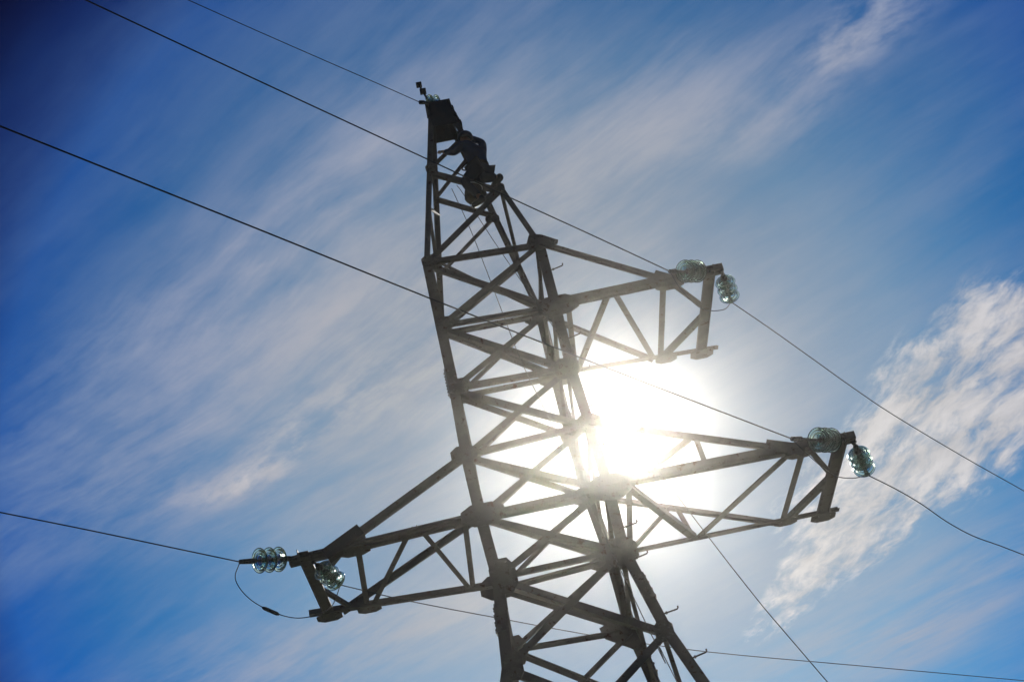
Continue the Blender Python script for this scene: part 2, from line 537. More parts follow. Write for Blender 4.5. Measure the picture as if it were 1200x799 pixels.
levels = ['b4', 'b3', 'b2', 'b', 'lL', 'lT', 'm', 'uL', 'uT']
WID = {'b4': .10, 'b3': .095, 'b2': .088, 'b': .086, 'lL': .082, 'lT': .082, 'm': .082, 'uL': .082}
for fc, n in FACES.items():
    a, b = fc
    side = fc in ('AD', 'BC')
    for lo, hi in zip(levels, levels[1:]):
        w = WID[lo] * (.72 if side else (1 if fc == 'AB' else .88))
        dz = V((0, 0, -.07 if fc == 'DC' else 0))
        brace('diagonal_brace', ND[a + lo] + dz, ND[b + hi] + dz, w, n, .012)
        brace('diagonal_brace', ND[a + hi] + dz, ND[b + lo] + dz, w, n, -.026, flip=-1)
    hl = ['b', 'lL', 'm', 'uL', 'uT', 'lT', 'b3'] if not side else ['b', 'lL', 'uL', 'uT', 'lT']
    for l in hl:
        if fc == 'DC' and l == 'm': continue
        w = .075 if l in ('lL', 'lT', 'uT', 'm') else .065
        if side: w = .07
        dz = V((0, 0, -.05 if fc == 'DC' else 0))
        brace('horizontal_brace', ND[a + l] + dz, ND[b + l] + dz, w, n, .034 if not side else .030, flip=-1)
    # bottom panel: K down to the footings
    mid = (ND[a + 'b4'] + ND[b + 'b4']) / 2
    brace('horizontal_brace', ND[a + 'b4'], ND[b + 'b4'], .09, n, .034)
    brace('diagonal_brace', mid, FOOT[a] + V((0, 0, .3)), .10, n, .012)
    brace('diagonal_brace', mid, FOOT[b] + V((0, 0, .3)), .10, n, -.026)
# cross members inside at the arm levels
for l in ('lL', 'uL'):
    brace('diagonal_brace', ND['A' + l] + V((0, 0, -.05)), ND['C' + l] + V((0, 0, -.05)), .07, V((0, 0, -1)), .0)

# peak lattice
def pk(k, z):
    a, b = ND[k + 'uT'], APEX[k]
    return a.lerp(b, (z - a.z) / (b.z - a.z))
nAB, nDC, nAD, nBC = FACES['AB'], FACES['DC'], FACES['AD'], FACES['BC']
PB = [  # (leg, z) to (leg, z), width, normal, offset
    ('A', 4.16, 'B', 5.50, .095, nAB, .010), ('B', 5.50, 'A', 6.25, .085, nAB, -.02), ('A', 6.25, 'B', 6.97, .075, nAB, .010),
    ('D', 5.30, 'C', 4.20, .05, nDC, .024), ('D', 4.17, 'C', 4.95, .085, nDC, .010), ('D', 5.05, 'C', 5.85, .065, nDC, -.02), ('C', 5.85, 'D', 6.35, .07, nDC, .01), ('D', 6.35, 'C', 6.95, .065, nDC, -.02),
    ('B', 5.50, 'C', 4.75, .065, nBC, .010), ('B', 5.50, 'C', 6.2, .065, nBC, -.02), ('C', 6.2, 'B', 6.97, .06, nBC, .010),
    ('A', 5.35, 'D', 4.6, .06, nAD, .010), ('A', 5.35, 'D', 6.1, .06, nAD, -.02), ('D', 6.1, 'A', 6.75, .06, nAD, .010),
]
for a, za, b, zb, w, n, off in PB:
    brace('peak_brace', pk(a, za), pk(b, zb), w, n, off)

# gusset plates
def gusset(c, n, poly, off=.045, m='steel', bolts=None, parent=tower):
    n = V(n); u = V((1, 0, 0)) if abs(n.y) > .5 else V((0, 1, 0)); v = V((0, 0, 1))
    if bolts is None:
        cx_ = sum(a for a, b in poly) / len(poly); cz_ = sum(b for a, b in poly) / len(poly)
        bolts = []
        for a, b in poly:
            for f in (.55, .78):
                bolts.append((cx_ + (a - cx_) * f, cz_ + (b - cz_) * f))
    poly = [(a * .74, b * .74) for a, b in poly]; bolts = [(a * .74, b * .74) for a, b in bolts]
    bm = bmesh.new(); plate(bm, c, u, v, poly, n, off, .010, bolts)
    return part('gusset_plate', bm, M[m], parent)


def octo(x0, x1, z0, z1, c=.26):
    dx, dz = (x1 - x0) * c, (z1 - z0) * c
    return [(x0 + dx, z0), (x1 - dx, z0), (x1, z0 + dz), (x1, z1 - dz), (x1 - dx, z1), (x0 + dx, z1), (x0, z1 - dz), (x0, z0 + dz)]


G = [('AuT', nAB, octo(-.10, .22, -.13, .13)), ('AuL', nAB, octo(-.08, .26, -.15, .15)), ('Am', nAB, octo(-.09, .30, -.17, .15)),
     ('AlT', nAB, octo(-.26, .20, -.17, .17)), ('AlL', nAB, octo(-.32, .42, -.22, .20)), ('Ab', nAB, octo(-.12, .32, -.34, .30)),
     ('Ab2', nAB, octo(-.08, .24, -.26, .24)),
     ('BuT', nAB, [(-.22, -.16), (.12, -.16), (.33, -.10), (.36, -.02), (.06, .20), (-.16, .24), (-.24, .05)]),
     ('BuL', nAB, octo(-.34, .42, -.24, .20)), ('Bm', nAB, octo(-.30, .16, -.24, .20)), ('BlT', nAB, octo(-.24, .22, -.18, .18)),
     ('BlL', nAB, octo(-.34, .38, -.27, .22)), ('Bb', nAB, octo(-.34, .22, -.30, .22)), ('Bb2', nAB, octo(-.20, .10, -.18, .18)),
     ('DuT', nDC, octo(-.08, .20, -.12, .12)), ('DuL', nDC, octo(-.08, .26, -.20, .16)), ('Dm', nDC, octo(-.08, .22, -.14, .14)),
     ('DlT', nDC, octo(-.22, .30, -.16, .16)), ('DlL', nDC, octo(-.34, .34, -.22, .26)), ('Db', nDC, octo(-.08, .30, -.34, .22)),
     ('CuT', nDC, octo(-.34, .22, -.24, .20)), ('CuL', nDC, octo(-.32, .36, -.24, .22)), ('Cm', nDC, octo(-.18, .10, -.16, .16)),
     ('ClT', nDC, octo(-.28, .26, -.20, .20)), ('ClL', nDC, octo(-.38, .34, -.26, .24)), ('Cb', nDC, [(-.52, .12), (-.46, -.10), (.05, -.44), (.14, -.40), (.14, .18), (-.12, .26)])]
for k, n, poly in G:
    gusset(ND[k], n, poly)
for k, z, s in (('A', 6.25, 1), ('B', 5.50, -1)):
    gusset(pk(k, z), nAB, octo(-.14 if s < 0 else -.06, .06 if s < 0 else .14, -.12, .12), .04)
gusset(V((.22, -.42, 5.05)), nAB, octo(-.14, .14, -.09, .09), .035)   # the brace joint under the worker

# closed head of the peak: four riveted plates and a cap
bm = bmesh.new()
plate(bm, (0, -.20, 0), (1, 0, 0), (0, 0, 1), [(-.40, 7.20), (-.01, 7.20), (-.055, 7.42), (-.09, 7.73), (-.39, 7.74), (-.43, 7.40)], (0, -1, 0), 0, .012, [(-.395, 7.24 + .11 * i) for i in range(5)] + [(-.04 - .016 * i, 7.24 + .11 * i) for i in range(5)])
part('peak_plate', bm, M['steel_dark'])
bm = bmesh.new()
plate(bm, (0, .20, 0), (1, 0, 0), (0, 0, 1), [(-.40, 7.24), (-.02, 7.24), (-.055, 7.42), (-.09, 7.73), (-.39, 7.74), (-.43, 7.40)], (0, 1, 0), 0, .012)
part('peak_plate', bm, M['steel_dark'])
bm = bmesh.new()
plate(bm, (-.425, 0, 0), (0, 1, 0), (0, 0, 1), [(-.18, 7.24), (.18, 7.24), (.13, 7.74), (-.13, 7.74)], (-1, 0, 0), 0, .012)
part('peak_plate', bm, M['steel_dark'])
bm = bmesh.new()
a0, a1 = V((.02, -.185, 7.24)), V((-.07, -.13, 7.72))
prism(bm, [a0, V((.02, .185, 7.24)), V((-.07, .13, 7.72)), a1], [a0 + V((.012, 0, 0)), V((.032, .185, 7.24)), V((-.058, .13, 7.72)), a1 + V((.012, 0, 0))])
part('peak_plate', bm, M['steel_dark'])
bm = bmesh.new()
plate(bm, (-.26, 0, 7.765), (1, 0, 0), (0, 1, 0), [(-.20, -.17), (.20, -.17), (.22, 0), (.20, .17), (-.20, .17)], (0, 0, 1), 0, .014)
bolt(bm, (-.14, -.1, 7.78), (0, 0, 1), .03, .04); bolt(bm, (-.10, .08, 7.78), (0, 0, 1), .03, .04)
for x_, z_, w_ in ((-.07, 7.64, .05), (-.035, 7.47, .04), (.005, 7.30, .045), (-.30, 7.80, .03)):
    prism(bm, [V((x_ + a_ * w_, b_ * .12, z_ - .035)) for a_, b_ in ((-1, -1), (1, -1), (1, 1), (-1, 1))], [V((x_ + a_ * w_ * .8, b_ * .12, z_ + .035)) for a_, b_ in ((-1, -1), (1, -1), (1, 1), (-1, 1))])
part('peak_cap', bm, M['steel_dark'])
# rod and bracket on the very top
bm = bmesh.new()
tube(bm, [(-.33, -.02, 7.76), (-.40, -.05, 7.98), (-.485, -.08, 8.30)], [.022, .018, .015], 8)
for f, s in ((.99, .045), (.72, .05), (.45, .028)):
    c = V((-.33, -.02, 7.76)).lerp(V((-.485, -.08, 8.30)), f)
    prism(bm, [c + V((x * s, y * s, -.022)) for x, y in ((-1, -1), (1, -1), (1, 1), (-1, 1))], [c + V((x * s, y * s, .022)) for x, y in ((-1, -1), (1, -1), (1, 1), (-1, 1))])
part('earth_rod', bm, M['steel_dark'])


# ---- cross-arms
def lerp3(a, b, t): return V(a).lerp(V(b), t)


def crossarm(s, legP, legQ, ext_p, ext_q, ties, bottom, facebr, wP=.125, wQ=.088):
    """s: node prefix; the arm's own mesh is its end beam, chords and ties are its pieces"""
    Pr, Qr = ND[legP], ND[legQ]; Pe, Qe = ND[s + 'Pe'], ND[s + 'Qe']
    dP, dQ = (Pe - Pr).normalized(), (Qe - Qr).normalized()
    down = V((0, 0, -1))
    sgn = 1 if dP.x > 0 else -1
    bm = bmesh.new()
    ov = (Qe - Pe).normalized()
    angle_bar(bm, Pe - ov * .10 + V((0, 0, -.03)), Qe + ov * .08 + V((0, 0, -.03)), .15, down, .0, .011, sgn)
    angle_bar(bm, Pe - ov * .10 + V((0, 0, .045)), Qe + ov * .08 + V((0, 0, .045)), .13, -down, .0, .011, -sgn)
    for e in (Pe, Qe):
        for dx in (-.05, .05):
            bolt(bm, e + V((dx, 0, -.032)), down, .017, .016)
    arm = part('crossarm', bm, M['steel'])
    def sub(name, p, q, w, n, off, flip=1, m='steel'):
        return brace(name, p, q, w, n, off, m, arm, flip)
    sub('chord', Pr, Pe + dP * ext_p, wP, down, .0, 1, 'steel')
    sub('chord', Pr + V((0, .02, .02)), Pe + dP * ext_p + V((0, .02, .02)), wP * .9, (0, -1, 0), .02, 1, 'steel')
    sub('chord', Qr, Qe + dQ * ext_q, wQ, down, .0, -1)
    # shoe plates at the Q end of the end beam
    bm = bmesh.new(); plate(bm, Qe + V((0, .0, -.03)), (1, 0, 0), (0, 1, 0), octo(-.17, .17, -.10, .14), (0, 0, -1), .014, .012, [(-.08, -.03), (.08, -.03), (-.08, .06), (.08, .06)])
    part('gusset_plate', bm, M['steel'], arm)
    bm = bmesh.new(); plate(bm, ND[s + 'Qs'], (1, 0, 0), (0, 1, 0), octo(-.16, .16, -.08, .14), (0, 0, -1), .014, .010, [(-.08, 0), (.08, 0), (0, .07)])
    part('gusset_plate', bm, M['steel'], arm)
    bm = bmesh.new(); plate(bm, ND[s + 'Ps'], (1, 0, 0), (0, 1, 0), octo(-.20, .20, -.10, .16), (0, 0, -1), .014, .010, [(-.1, 0), (.1, 0), (0, .09)])
    part('gusset_plate', bm, M['steel'], arm)
    def on(side, x):
        a, b = (Pr, Pe) if side == 'P' else (Qr, Qe)
        return a.lerp(b, (x - a.x) / (b.x - a.x))
    for (legT, side, xe, w, fat) in ties:
        T = ND[legT]; E = on(side, xe)
        n = (0, -1, 0) if side == 'P' else (0, 1, 0)
        o = V(n) * .03
        sub('tie_bar', T + o, E + o, w, n, .0, 1)
        sub('tie_bar', T + o * 2.0, E + o * 2.0, w * .8, n, .012, -1)
        if fat:
            d = (E - T).normalized(); a = E - d * fat
            sub('tie_shoe', a + o * 2.4, E + d * .14 + o * 2.4, w * 1.9, n, .02, 1, 'steel_dark' if s == 'g' else 'steel')
    for (s0, x0, s1, x1, w) in bottom:
        p = on(s0, x0)
        if s1 == 'M': qq = (Pe + Qe) / 2 + V((0, x1, 0))
        else: qq = on(s1, x1)
        d = (qq - p).normalized()
        sub('brace', p - d * .05, qq + d * .05, w, down, random.choice((-.012, -.018, -.024)), random.choice((1, -1)))
    for (leg, side, xe, t, xc, w) in facebr:
        T = ND[leg].lerp(on(side, xe), t); n = V((0, -1, 0)) if side == 'P' else V((0, 1, 0))
        sub('brace', T, on(side, xc), w, n, .014)
    return arm


crossarm('u', 'BuL', 'CuL', .20, .26,
         [('BuT', 'P', 2.33, .085, .22), ('CuT', 'Q', 2.12, .085, 0)],
         [('P', .93, 'Q', .97, .075), ('P', 1.50, 'Q', 1.02, .07), ('P', 1.58, 'Q', 2.12, .08), ('P', 2.26, 'Q', 2.24, .085), ('P', 2.34, 'M', -.10, .085), ('Q', 2.34, 'M', .10, .085)], [])
crossarm('l', 'BlL', 'ClL', .20, .24,
         [('BlT', 'P', 3.16, .085, .34), ('ClT', 'Q', 3.12, .08, 0)],
         [('P', 1.07, 'Q', 1.06, .075), ('P', .98, 'Q', 1.93, .095), ('Q', 2.00, 'P', 3.16, .095), ('P', 3.30, 'Q', 3.18, .08), ('P', 3.36, 'M', -.10, .075), ('Q', 3.30, 'M', .06, .085)],
         [('BlT', 'P', 3.16, .50, 1.10, .065), ('BlT', 'P', 3.16, .53, 2.06, .065), ('ClT', 'Q', 3.12, .44, 1.04, .055), ('ClT', 'Q', 3.12, .47, 1.95, .065)])
crossarm('g', 'AlL', 'DlL', .20, .26,
         [('AlT', 'P', -2.66, .085, .40), ('DlT', 'Q', -2.85, .08, 0)],
         [('P', -1.02, 'Q', -1.10, .07), ('P', -1.58, 'Q', -1.14, .065), ('P', -1.72, 'Q', -2.44, .07), ('P', -2.38, 'Q', -2.52, .075), ('P', -2.52, 'M', -.05, .085), ('Q', -2.74, 'M', .10, .06)], [])


# ------------------------------------------------------------------ insulators
def shell(bm, o, ax, r):
    lathe(bm, o, ax, [(.036, 0.0), (.055, .006), (.085, .018), (r * .80, .034), (r * .96, .052), (r, .066), (r * .985, .074), (r * .93, .070), (r * .86, .056),
                      (r * .80, .052), (r * .76, .078), (r * .70, .078), (r * .66, .046), (r * .56, .042), (r * .52, .074), (r * .45, .074), (r * .41, .038), (.036, .030)], 28, close=True)


def insulator(label, start, end, n, d0, r=.155, sp=.142, clamp=.16, plate_=True):
    """string of glass discs from the arm (start) to the wire clamp (end); d0 = distance of the first disc from start"""
    start, end = V(start), V(end); ax = (end - start).normalized(); L = (end - start).length
    e = empty('insulator_string', label, 'insulator', start, 'glass insulator strings of the pylon')
    off = start
    bm = bmesh.new()
    tube(bm, [start - ax * .03, start + ax * d0], .016, 8)
    side = ax.orthogonal().normalized()
    tube(bm, [start - ax * .05 - side * .03, start - ax * .05 + side * .03], .022, 8)
    for k in range(max(1, int(d0 / .12))):
        c = start + ax * (.05 + .11 * k)
        lathe(bm, c, ax, [(.012, -.03), (.034, -.024), (.034, .024), (.012, .03)], 8)
    part('shackle', bm, M['fitting'], e, off)
    for k in range(n):
        o = start + ax * (d0 + sp * k)
        bm = bmesh.new(); shell(bm, o + ax * .03, ax, r)
        disc = part('glass_disc', bm, M['glass'], e, off, smooth=True)
        bm = bmesh.new(); lathe(bm, o, ax, [(.018, -.012), (.042, -.006), (.050, .012), (.050, .034), (.034, .052), (.014, .060), (.014, .135), (.010, .140)], 14)
        part('metal_cap', bm, M['fitting'], disc, V((0, 0, 0)) + off, smooth=True)
    last = start + ax * (d0 + sp * n)
    bm = bmesh.new()
    tube(bm, [last - ax * .02, last + ax * .03, end - ax * clamp, end - ax * (clamp - .01), end], [.014, .018, .020, .036, .028], 10)
    part('tension_clamp', bm, M['fitting'], e, off)
    return e


TIP = {s: ND[s + 'Pe'] for s in 'ulg'}
WL = {'u': [(2.24, -1.634, 2.603), (1.307, -2.583, 2.632), (0.286, -3.623, 2.65), (-0.651, -4.577, 2.678), (-2.234, -6.188, 2.725), (-3.596, -7.573, 2.775)],
      'l': [(2.976, -1.816, -0.311), (1.63, -3.186, -0.287), (0.592, -4.242, -0.267), (-0.93, -5.791, -0.218), (-2.277, -7.162, -0.155), (-3.935, -8.85, -0.089)],
      'g': [(-3.73, -1.454, -0.225), (-4.383, -2.118, -0.224), (-5.132, -2.88, -0.223), (-5.825, -3.585, -0.232)]}
WR = {'u': [(3.182, -0.39, 2.799), (3.742, 0.326, 2.745), (4.424, 1.2, 2.65), (5.137, 2.113, 2.545), (5.916, 3.11, 2.48), (7.41, 5.021, 2.50), (8.896, 6.924, 2.578)],
      'l': [(4.125, -0.307, -0.198), (4.61, 0.314, -0.175), (5.033, 0.855, -0.20), (5.442, 1.379, -0.28), (5.921, 1.992, -0.285), (6.484, 2.712, -0.19), (7.063, 3.453, -0.103)],
      'g': [(-2.715, -0.262, -0.18), (-1.939, 0.488, -0.225), (-0.832, 1.557, -0.23), (0.494, 2.836, -0.22), (2.218, 4.501, -0.130), (4.937, 7.127, 0.155), (8.981, 11.033, 0.586)]}
dl = V((-math.sin(R(44.5)), -math.cos(R(44.5)), 0)); dr = -dl


def wire_pts(base, d, slope, length, lift):
    """continue a measured wire with a shallow sagging curve"""
    p = smooth_curve(base, 4); e = p[-1]; out = list(p)
    for k in range(1, 41):
        t = (k / 40) ** 1.6; s = t * length
        out.append(e + d * s + V((0, 0, slope * s + lift * (s / length) ** 2 * length)))
    return out


NAMES = {'u': 'upper right arm', 'l': 'lower right arm', 'g': 'left arm'}
for s in 'ulg':
    tip = TIP[s]; end = V(WL[s][0])
    where = {'u': 'string of clear glass discs lying sideways under the upper right arm tip',
             'l': 'green glass disc string lying sideways under the lower right arm tip',
             'g': 'string of three clear glass discs sticking out left past the left arm tip'}[s]
    st = tip + V({'u': (-.06, -.16, -.06), 'l': (-.02, -.16, -.06), 'g': (-.14, -.14, -.04)}[s])
    L = (end - st).length
    insulator(where, st, end, 3, {'u': .14, 'l': .14, 'g': .10}[s], clamp={'u': .14, 'l': .2, 'g': .22}[s])
    # far strings hang from the stub of the near chord
    e2 = V(WR[s][0])
    st2 = {'u': tip + V((.17, -.02, -.05)), 'l': tip + V((.17, .0, -.07)), 'g': V((-2.93, -.72, -.06))}[s]
    where2 = {'u': 'string of glass discs trailing away from the stub of the upper right arm',
              'l': 'dark green glass disc string trailing away from the stub of the lower right arm',
              'g': 'string of glass discs slanting down to the right under the left arm'}[s]
    L2 = (e2 - st2).length
    d0 = max(.07, L2 - .142 * 3 - (.07 if s != 'g' else .10))
    insulator(where2, st2, e2, 3, {'u': .07, 'l': .12, 'g': .06}[s], r=.142, sp={'u': .135, 'l': .145, 'g': .13}[s], clamp=.05)
    # conductors
    bm = bmesh.new()
    tube(bm, wire_pts(WL[s], dl, {'u': .035, 'l': .03, 'g': .0}[s], 55,   .01), .0076, 6)
    tag(link('power_line', bm, M['wire'], smooth=True), {'u': 'conductor running to the upper left from the upper right arm', 'l': 'conductor crossing the pylon body from the lower right arm to the left edge', 'g': 'conductor leaving the left arm tip towards the left edge'}[s], 'power line', 'conductors of the line')
    bm = bmesh.new()
    az_ = R({'u': 38, 'l': 38, 'g': 46}[s]); db_ = V((math.sin(az_), math.cos(az_), 0))
    tube(bm, wire_pts(WR[s], db_, {'u': .04, 'l': .08, 'g': .10}[s], 260, .02), .0072, 6)
    tag(link('power_line', bm, M['wire'], smooth=True), {'u': 'sagging conductor dropping to the right edge from the upper right arm', 'l': 'wavy slack conductor dropping right from the lower right arm', 'g': 'conductor passing behind the pylon body from the left arm to the right edge'}[s], 'power line', 'conductors of the line')

# jumper loops
J = {'u': ([V(WL['u'][0]), V((2.35, -1.45, 2.40)), V((2.60, -1.12, 2.28)), V((2.95, -.75, 2.45)), V(WR['u'][0])], 'short jumper wire looping under the upper right arm tip'),
     'l': ([V(WL['l'][0]), V((3.18, -1.56, -.46)), V((3.46, -1.22, -.58)), V((3.80, -.80, -.46)), V(WR['l'][0])], 'short jumper wire looping under the lower right arm tip'),
     'g': ([V(WL['g'][0]), V((-3.80, -1.45, -.45)), V((-3.66, -1.30, -.68)), V((-3.35, -1.12, -.86)), V((-3.10, -.88, -.83)), V((-2.84, -.55, -.60)), V(WR['g'][0])], 'jumper wire hanging in a deep loop below the left arm tip')}
for s, (pts, lab) in J.items():
    e = empty('jumper_wire', lab, 'jumper wire', pts[0], 'jumper wires under the arms')
    c = smooth_curve(pts, 8)
    bm = bmesh.new(); tube(bm, c, .006, 6)
    part('cable', bm, M['wire'], e, pts[0], smooth=True)
    if s == 'g':
        i = min(range(len(c)), key=lambda k: (c[k] - V((-3.45, -1.12, -.75))).length)
        bm = bmesh.new(); d = (c[i + 1] - c[i - 1]).normalized()
        tube(bm, [c[i] - d * .11, c[i] - d * .08, c[i] + d * .08, c[i] + d * .11], [.012, .024, .024, .012], 8)
        part('splice_sleeve', bm, M['fitting'], e, pts[0])

# earth wire and its insulator at the head of the pylon
EL = [(-0.423, -0.179, 7.905), (-1.065, -0.832, 7.87), (-1.755, -1.535, 7.82), (-2.61, -2.405, 7.765), (-3.403, -3.211, 7.729)]
bm = bmesh.new(); tube(bm, wire_pts(EL, dl, -.05, 55, .045), .0062, 6)
tag(link('earth_wire', bm, M['wire'], smooth=True), 'thin topmost wire running from the pylon head to the upper left', 'wire')
e = empty('peak_insulator', 'short glass insulator lying across the very top of the pylon', 'insulator', (-.12, .0, 7.92))
st = V((-.085, -.02, 7.98)); en = V((-.423, -.179, 7.92)); ax = (en - st).normalized(); off = V((-.12, 0, 7.92))
for k in range(2):
    o = st + ax * (.06 + .11 * k); bm = bmesh.new(); shell(bm, o, ax, .13)
    part('glass_disc', bm, M['glass'], e, off, smooth=True)
bm = bmesh.new(); tube(bm, [st, en + ax * .01], .019, 8); tube(bm, [st + V((0, 0, -.10)), st], .025, 8)
lathe(bm, en, ax, [(.02, -.06), (.034, -.05), (.034, .03), (.02, .04)], 8)
part('clamp', bm, M['fitting'], e, off)

# two hand lines down from the worker to the ground
ra = [(-0.257, -0.30, 5.912), (-0.12, -0.44, 4.899), (0.027, -0.70, 3.253), (0.118, -0.95, 2.134), (0.312, -1.25, 0.764), (0.725, -2.4, -2.789), (0.791, -2.65, -3.264), (1.6, -5.2, -10.3)]
rb = [(-0.173, -0.32, 5.943), (-0.1, -0.38, 5.665), (0.24, -0.62, 4.216), (0.88, -1.2, 1.591), (1.344, -1.575, -0.15), (1.821, -2.25, -2.15), (2.225, -2.85, -3.678), (4.0, -5.6, -10.3)]
for pts, lab in ((ra, 'thin hand rope dropping steeply through the pylon body, left of the other rope'), (rb, 'thin hand rope slanting down to the bottom edge right of the pylon')):
    bm = bmesh.new(); tube(bm, smooth_curve(pts, 5), .0055, 5)
    tag(link('hand_rope', bm, M['rope'], smooth=True), lab, 'rope', 'hand ropes hanging from the peak')


# ------------------------------------------------------------------ the worker
def skin(name, verts, edges, m, parent=None, off=V((0, 0, 0)), sub=2, root=0):
    me = bpy.data.meshes.new(name)
    me.from_pydata([V(v[:3]) - off for v in verts], edges, [])
    o = bpy.data.objects.new(name, me); COL.objects.link(o)
    o.modifiers.new('Skin', 'SKIN'); sb = o.modifiers.new('Sub', 'SUBSURF'); sb.levels = sb.render_levels = sub
    for i, v in enumerate(verts):
        r = v[3]
        me.skin_vertices[0].data[i].radius = (r, r) if not isinstance(r, tuple) else r
        me.skin_vertices[0].data[i].use_root = (i == root)
    dg = bpy.context.evaluated_depsgraph_get(); dg.update()
    nm = bpy.data.meshes.new_from_object(o.evaluated_get(dg))
    bpy.data.objects.remove(o, do_unlink=True)
    nm.name = name; nm.materials.clear(); nm.materials.append(m)
    for p in nm.polygons: p.use_smooth = True
    o = bpy.data.objects.new(name, nm); COL.objects.link(o)
    if parent is not None: o.parent = parent
    return o


WS = V((-.03, 0, .05))
WO = V((.04, -.43, 5.12)) + WS
pel = V((.25, -.52, 5.92)) + WS; che = V((.22, -.53, 6.28)) + WS; nek = V((.165, -.50, 6.47)) + WS; hed = V((.125, -.475, 6.60)) + WS
shL = V((.06, -.66, 6.37)) + WS; shR = V((.34, -.40, 6.38)) + WS
elL = V((-.10, -.60, 6.17)) + WS; haL = V((-.25, -.40, 6.36)) + WS
elR = V((.30, -.30, 6.62)) + WS; haR = V((.10, -.33, 6.76)) + WS
hpL = V((.17, -.60, 5.88)) + WS; hpR = V((.32, -.44, 5.88)) + WS
knL = V((-.04, -.68, 5.60)) + WS; anL = V((.08, -.50, 5.21)) + WS; toL = V((-.04, -.44, 5.14)) + WS
knR = V((.22, -.52, 5.55)) + WS; anR = V((.47, -.38, 5.42)) + WS; toR = V((.38, -.33, 5.33)) + WS
knR = V((.26, -.66, 5.62)) + WS
haL = pk('A', 6.25).lerp(pk('B', 6.97), .42) + V((-.01, -.07, .02)); elL = (shL + haL) / 2 + V((.0, -.06, -.15))
haR = pk('B', 6.86) + V((-.02, -.07, .0)); elR = (shR + haR) / 2 + V((.13, -.02, -.02))
fl = pk('A', 4.16).lerp(pk('B', 5.50), .70) + V((0, -.05, .09)); anL = fl + V((.05, -.03, .07)); toL = fl + V((-.08, .03, 0))
fr = pk('B', 5.50) + V((-.06, -.05, .09)); anR = fr + V((.06, -.05, .07)); toR = fr + V((-.06, .05, 0))
verts = [(*pel, .10), (*pel.lerp(che, .5), .10), (*che, .115), (*nek, .058), (*hed, .088),
         (*shL, .050), (*elL, .036), (*haL, .030), (*shR, .050), (*elR, .036), (*haR, .032),
         (*hpL, .08), (*knL, .055), (*anL, .040), (*toL, .034), (*hpR, .08), (*knR, .055), (*anR, .040), (*toR, .036), (*(hed + V((-.01, .01, .075))), .075)]
edges = [(0, 1), (1, 2), (2, 3), (3, 4), (4, 19), (2, 5), (5, 6), (6, 7), (2, 8), (8, 9), (9, 10), (0, 11), (11, 12), (12, 13), (13, 14), (0, 15), (15, 16), (16, 17), (17, 18)]
person = skin('person', verts, edges, M['skin'], off=WO)
person.location = WO
tag(person, 'person in dark blue jacket and helmet climbing on the peak of the pylon', 'person')
jk = [(*pel.lerp(che, .05), .150), (*pel.lerp(che, .5), .150), (*che, .172), (*nek.lerp(che, .35), .088), (*shL, .088), (*elL, .062), (*haL.lerp(elL, .22), .048), (*shR, .088), (*elR, .062), (*haR.lerp(elR, .22), .048)]
skin('jacket', jk, [(0, 1), (1, 2), (2, 3), (2, 4), (4, 5), (5, 6), (2, 7), (7, 8), (8, 9)], M['jacket'], person, WO)
tr = [(*pel, .148), (*hpL, .112), (*knL, .082), (*anL.lerp(knL, .12), .066), (*hpR, .112), (*knR, .082), (*anR.lerp(knR, .12), .066)]
skin('trousers', tr, [(0, 1), (1, 2), (2, 3), (0, 4), (4, 5), (5, 6)], M['trousers'], person, WO)
for an, to in ((anL, toL), (anR, toR)):
    d = (to - an); d.z = 0; d.normalize(); base = an + V((0, 0, -.05))
    skin('boot', [(*(an + V((0, 0, .05))), .056), (*(an + V((0, 0, -.035)) - d * .03), .055), (*(an + V((0, 0, -.05)) + d * .08), .047), (*(an + V((0, 0, -.058)) + d * .17), .040)], [(0, 1), (1, 2), (2, 3)], M['boot'], person, WO)
# hands: palm and five fingers each
for h, el, side in ((haL, elL, 1), (haR, elR, -1)):
    d = (h - el).normalized(); w = d.cross(V((0, 0, 1))).normalized() * side; n = w.cross(d).normalized()
    vv = [(*(h - d * .01), .024), (*(h + d * .045), .028)]; ee = [(0, 1)]
    skin('palm', vv, ee, M['skin'], person, WO, 1)
    for j, ln in enumerate((.9, 1.0, .95, .8)):
        b = h + d * .06 + w * (.024 - .016 * j)
        skin('finger', [(*(b - d * .02), .009), (*(b + d * .035 * ln), .009), (*(b + d * .055 * ln - n * .022), .008), (*(b + d * .045 * ln - n * .042), .007)], [(0, 1), (1, 2), (2, 3)], M['skin'], person, WO, 1)
    b = h + w * .026
    skin('thumb', [(*b, .010), (*(b + w * .022 + d * .03), .010), (*(b + w * .020 + d * .055 - n * .02), .008)], [(0, 1), (1, 2)], M['skin'], person, WO, 1)
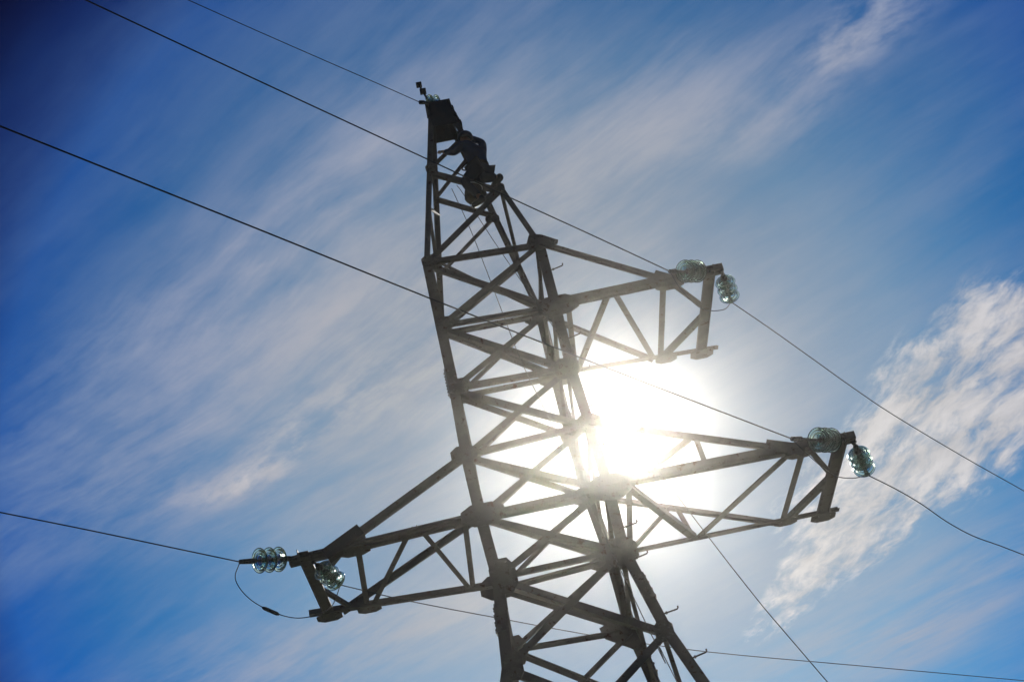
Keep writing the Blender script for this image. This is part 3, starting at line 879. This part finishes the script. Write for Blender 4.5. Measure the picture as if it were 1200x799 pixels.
# face and helmet; he looks up and left into the steelwork
fd = V((-.72, .62, .25)).normalized(); sd = fd.cross(V((0, 0, 1))).normalized(); up = sd.cross(fd)
bm = bmesh.new(); fc_ = hed + up * .01
tube(bm, [fc_ + fd * .075 + up * .02, fc_ + fd * .108 - up * .015, fc_ + fd * .085 - up * .022], [.008, .014, .008], 8)
part('nose', bm, M['skin'], person, WO, smooth=True)
for s in (-1, 1):
    bm = bmesh.new(); lathe(bm, fc_ + fd * .078 + sd * s * .030 + up * .022, fd, [(.002, -.01), (.011, -.004), (.012, .003), (.004, .010)], 10)
    part('eye', bm, M['boot'], person, WO, smooth=True)
    bm = bmesh.new(); lathe(bm, fc_ + sd * s * .080, sd * s, [(.010, -.01), (.026, .0), (.022, .014), (.006, .016)], 10)
    part('ear', bm, M['skin'], person, WO, smooth=True)
bm = bmesh.new(); tube(bm, [fc_ + fd * .080 - sd * .024 - up * .045, fc_ + fd * .088 - up * .048, fc_ + fd * .080 + sd * .024 - up * .045], .006, 6)
part('mouth', bm, M['strap'], person, WO)
bm = bmesh.new(); hc = hed + up * .045
lathe(bm, hc, up, [(.118, -.012), (.122, .0), (.118, .035), (.100, .075), (.065, .105), (.02, .118), (.0, .119)], 24)
prism(bm, [hc + fd * .09 + sd * .085, hc + fd * .165 + sd * .04, hc + fd * .165 - sd * .04, hc + fd * .09 - sd * .085], [x + up * .008 for x in (hc + fd * .09 + sd * .085, hc + fd * .165 + sd * .04, hc + fd * .165 - sd * .04, hc + fd * .09 - sd * .085)])
part('helmet', bm, M['helmet'], person, WO, smooth=True)
# harness: waist belt, lanyard to the leg
bm = bmesh.new()
axp = (che - pel).normalized(); wa = pel.lerp(che, .15)
lathe(bm, wa, axp, [(.128, -.035), (.143, -.03), (.143, .03), (.128, .035)], 20, close=True)
part('belt', bm, M['strap'], person, WO, smooth=True)
bm = bmesh.new(); tube(bm, smooth_curve([wa + V((-.15, .03, 0)), wa + V((-.26, .06, .10)), pk('B', 6.35) + V((-.06, -.08, 0)), pk('B', 6.40) + V((.05, -.07, 0))], 6), .012, 6)
part('lanyard', bm, M['strap'], person, WO, smooth=True)

# tool bag that hangs beside his boots
TB = V((.05, -.60, 5.42)) + WS
e = empty('tool_bag', 'round canvas tool bag with a bright metal rim hanging under the worker', 'bag', TB)
ax = V((.25, -.1, .95)).normalized()
bm = bmesh.new(); lathe(bm, TB, ax, [(.0, -.13), (.09, -.13), (.115, -.10), (.125, .0), (.125, .11), (.112, .11), (.10, -.09), (.0, -.10)], 20)
part('pouch', bm, M['bag'], e, TB, smooth=True)
bm = bmesh.new(); a = ax.orthogonal().normalized(); b = ax.cross(a)
ring = [TB + ax * .115 + (a * math.cos(t) + b * math.sin(t)) * .127 for t in [2 * math.pi * k / 24 for k in range(25)]]
tube(bm, ring, .010, 6); part('rim', bm, M['rim'], e, TB, smooth=True)
bm = bmesh.new(); tube(bm, smooth_curve([TB + ax * .11 + a * .125, TB + ax * .30, wa + V((-.10, -.12, -.03))], 6), .009, 6); tube(bm, [TB + ax * .11 - a * .125, TB + ax * .30], .009, 6)
part('strap', bm, M['strap'], e, TB)

# ------------------------------------------------------------------ haze: added volume that stands in for lens glare round the sun
bm = bmesh.new()
x0, z0, z1 = 1560.0, -21.0, 9.2
prism(bm, [V((-x0, -x0, z0)), V((x0, -x0, z0)), V((x0, x0, z0)), V((-x0, x0, z0))], [V((-x0, -x0, z1)), V((x0, -x0, z1)), V((x0, x0, z1)), V((-x0, x0, z1))])
hm = bpy.data.materials.new('glare_haze'); hm.use_nodes = True
hn = hm.node_tree; hn.nodes.clear()
pv = hn.nodes.new('ShaderNodeVolumePrincipled'); ho = hn.nodes.new('ShaderNodeOutputMaterial')
pv.inputs['Color'].default_value = (.97, .95, .90, 1)
pv.inputs['Density'].default_value = .00070
pv.inputs['Anisotropy'].default_value = .965
hn.links.new(pv.outputs[0], ho.inputs['Volume'])
h = link('haze', bm, hm); h['kind'] = 'stuff'; h['label'] = 'added thin air volume standing in for lens glare round the sun'; h['category'] = 'haze'
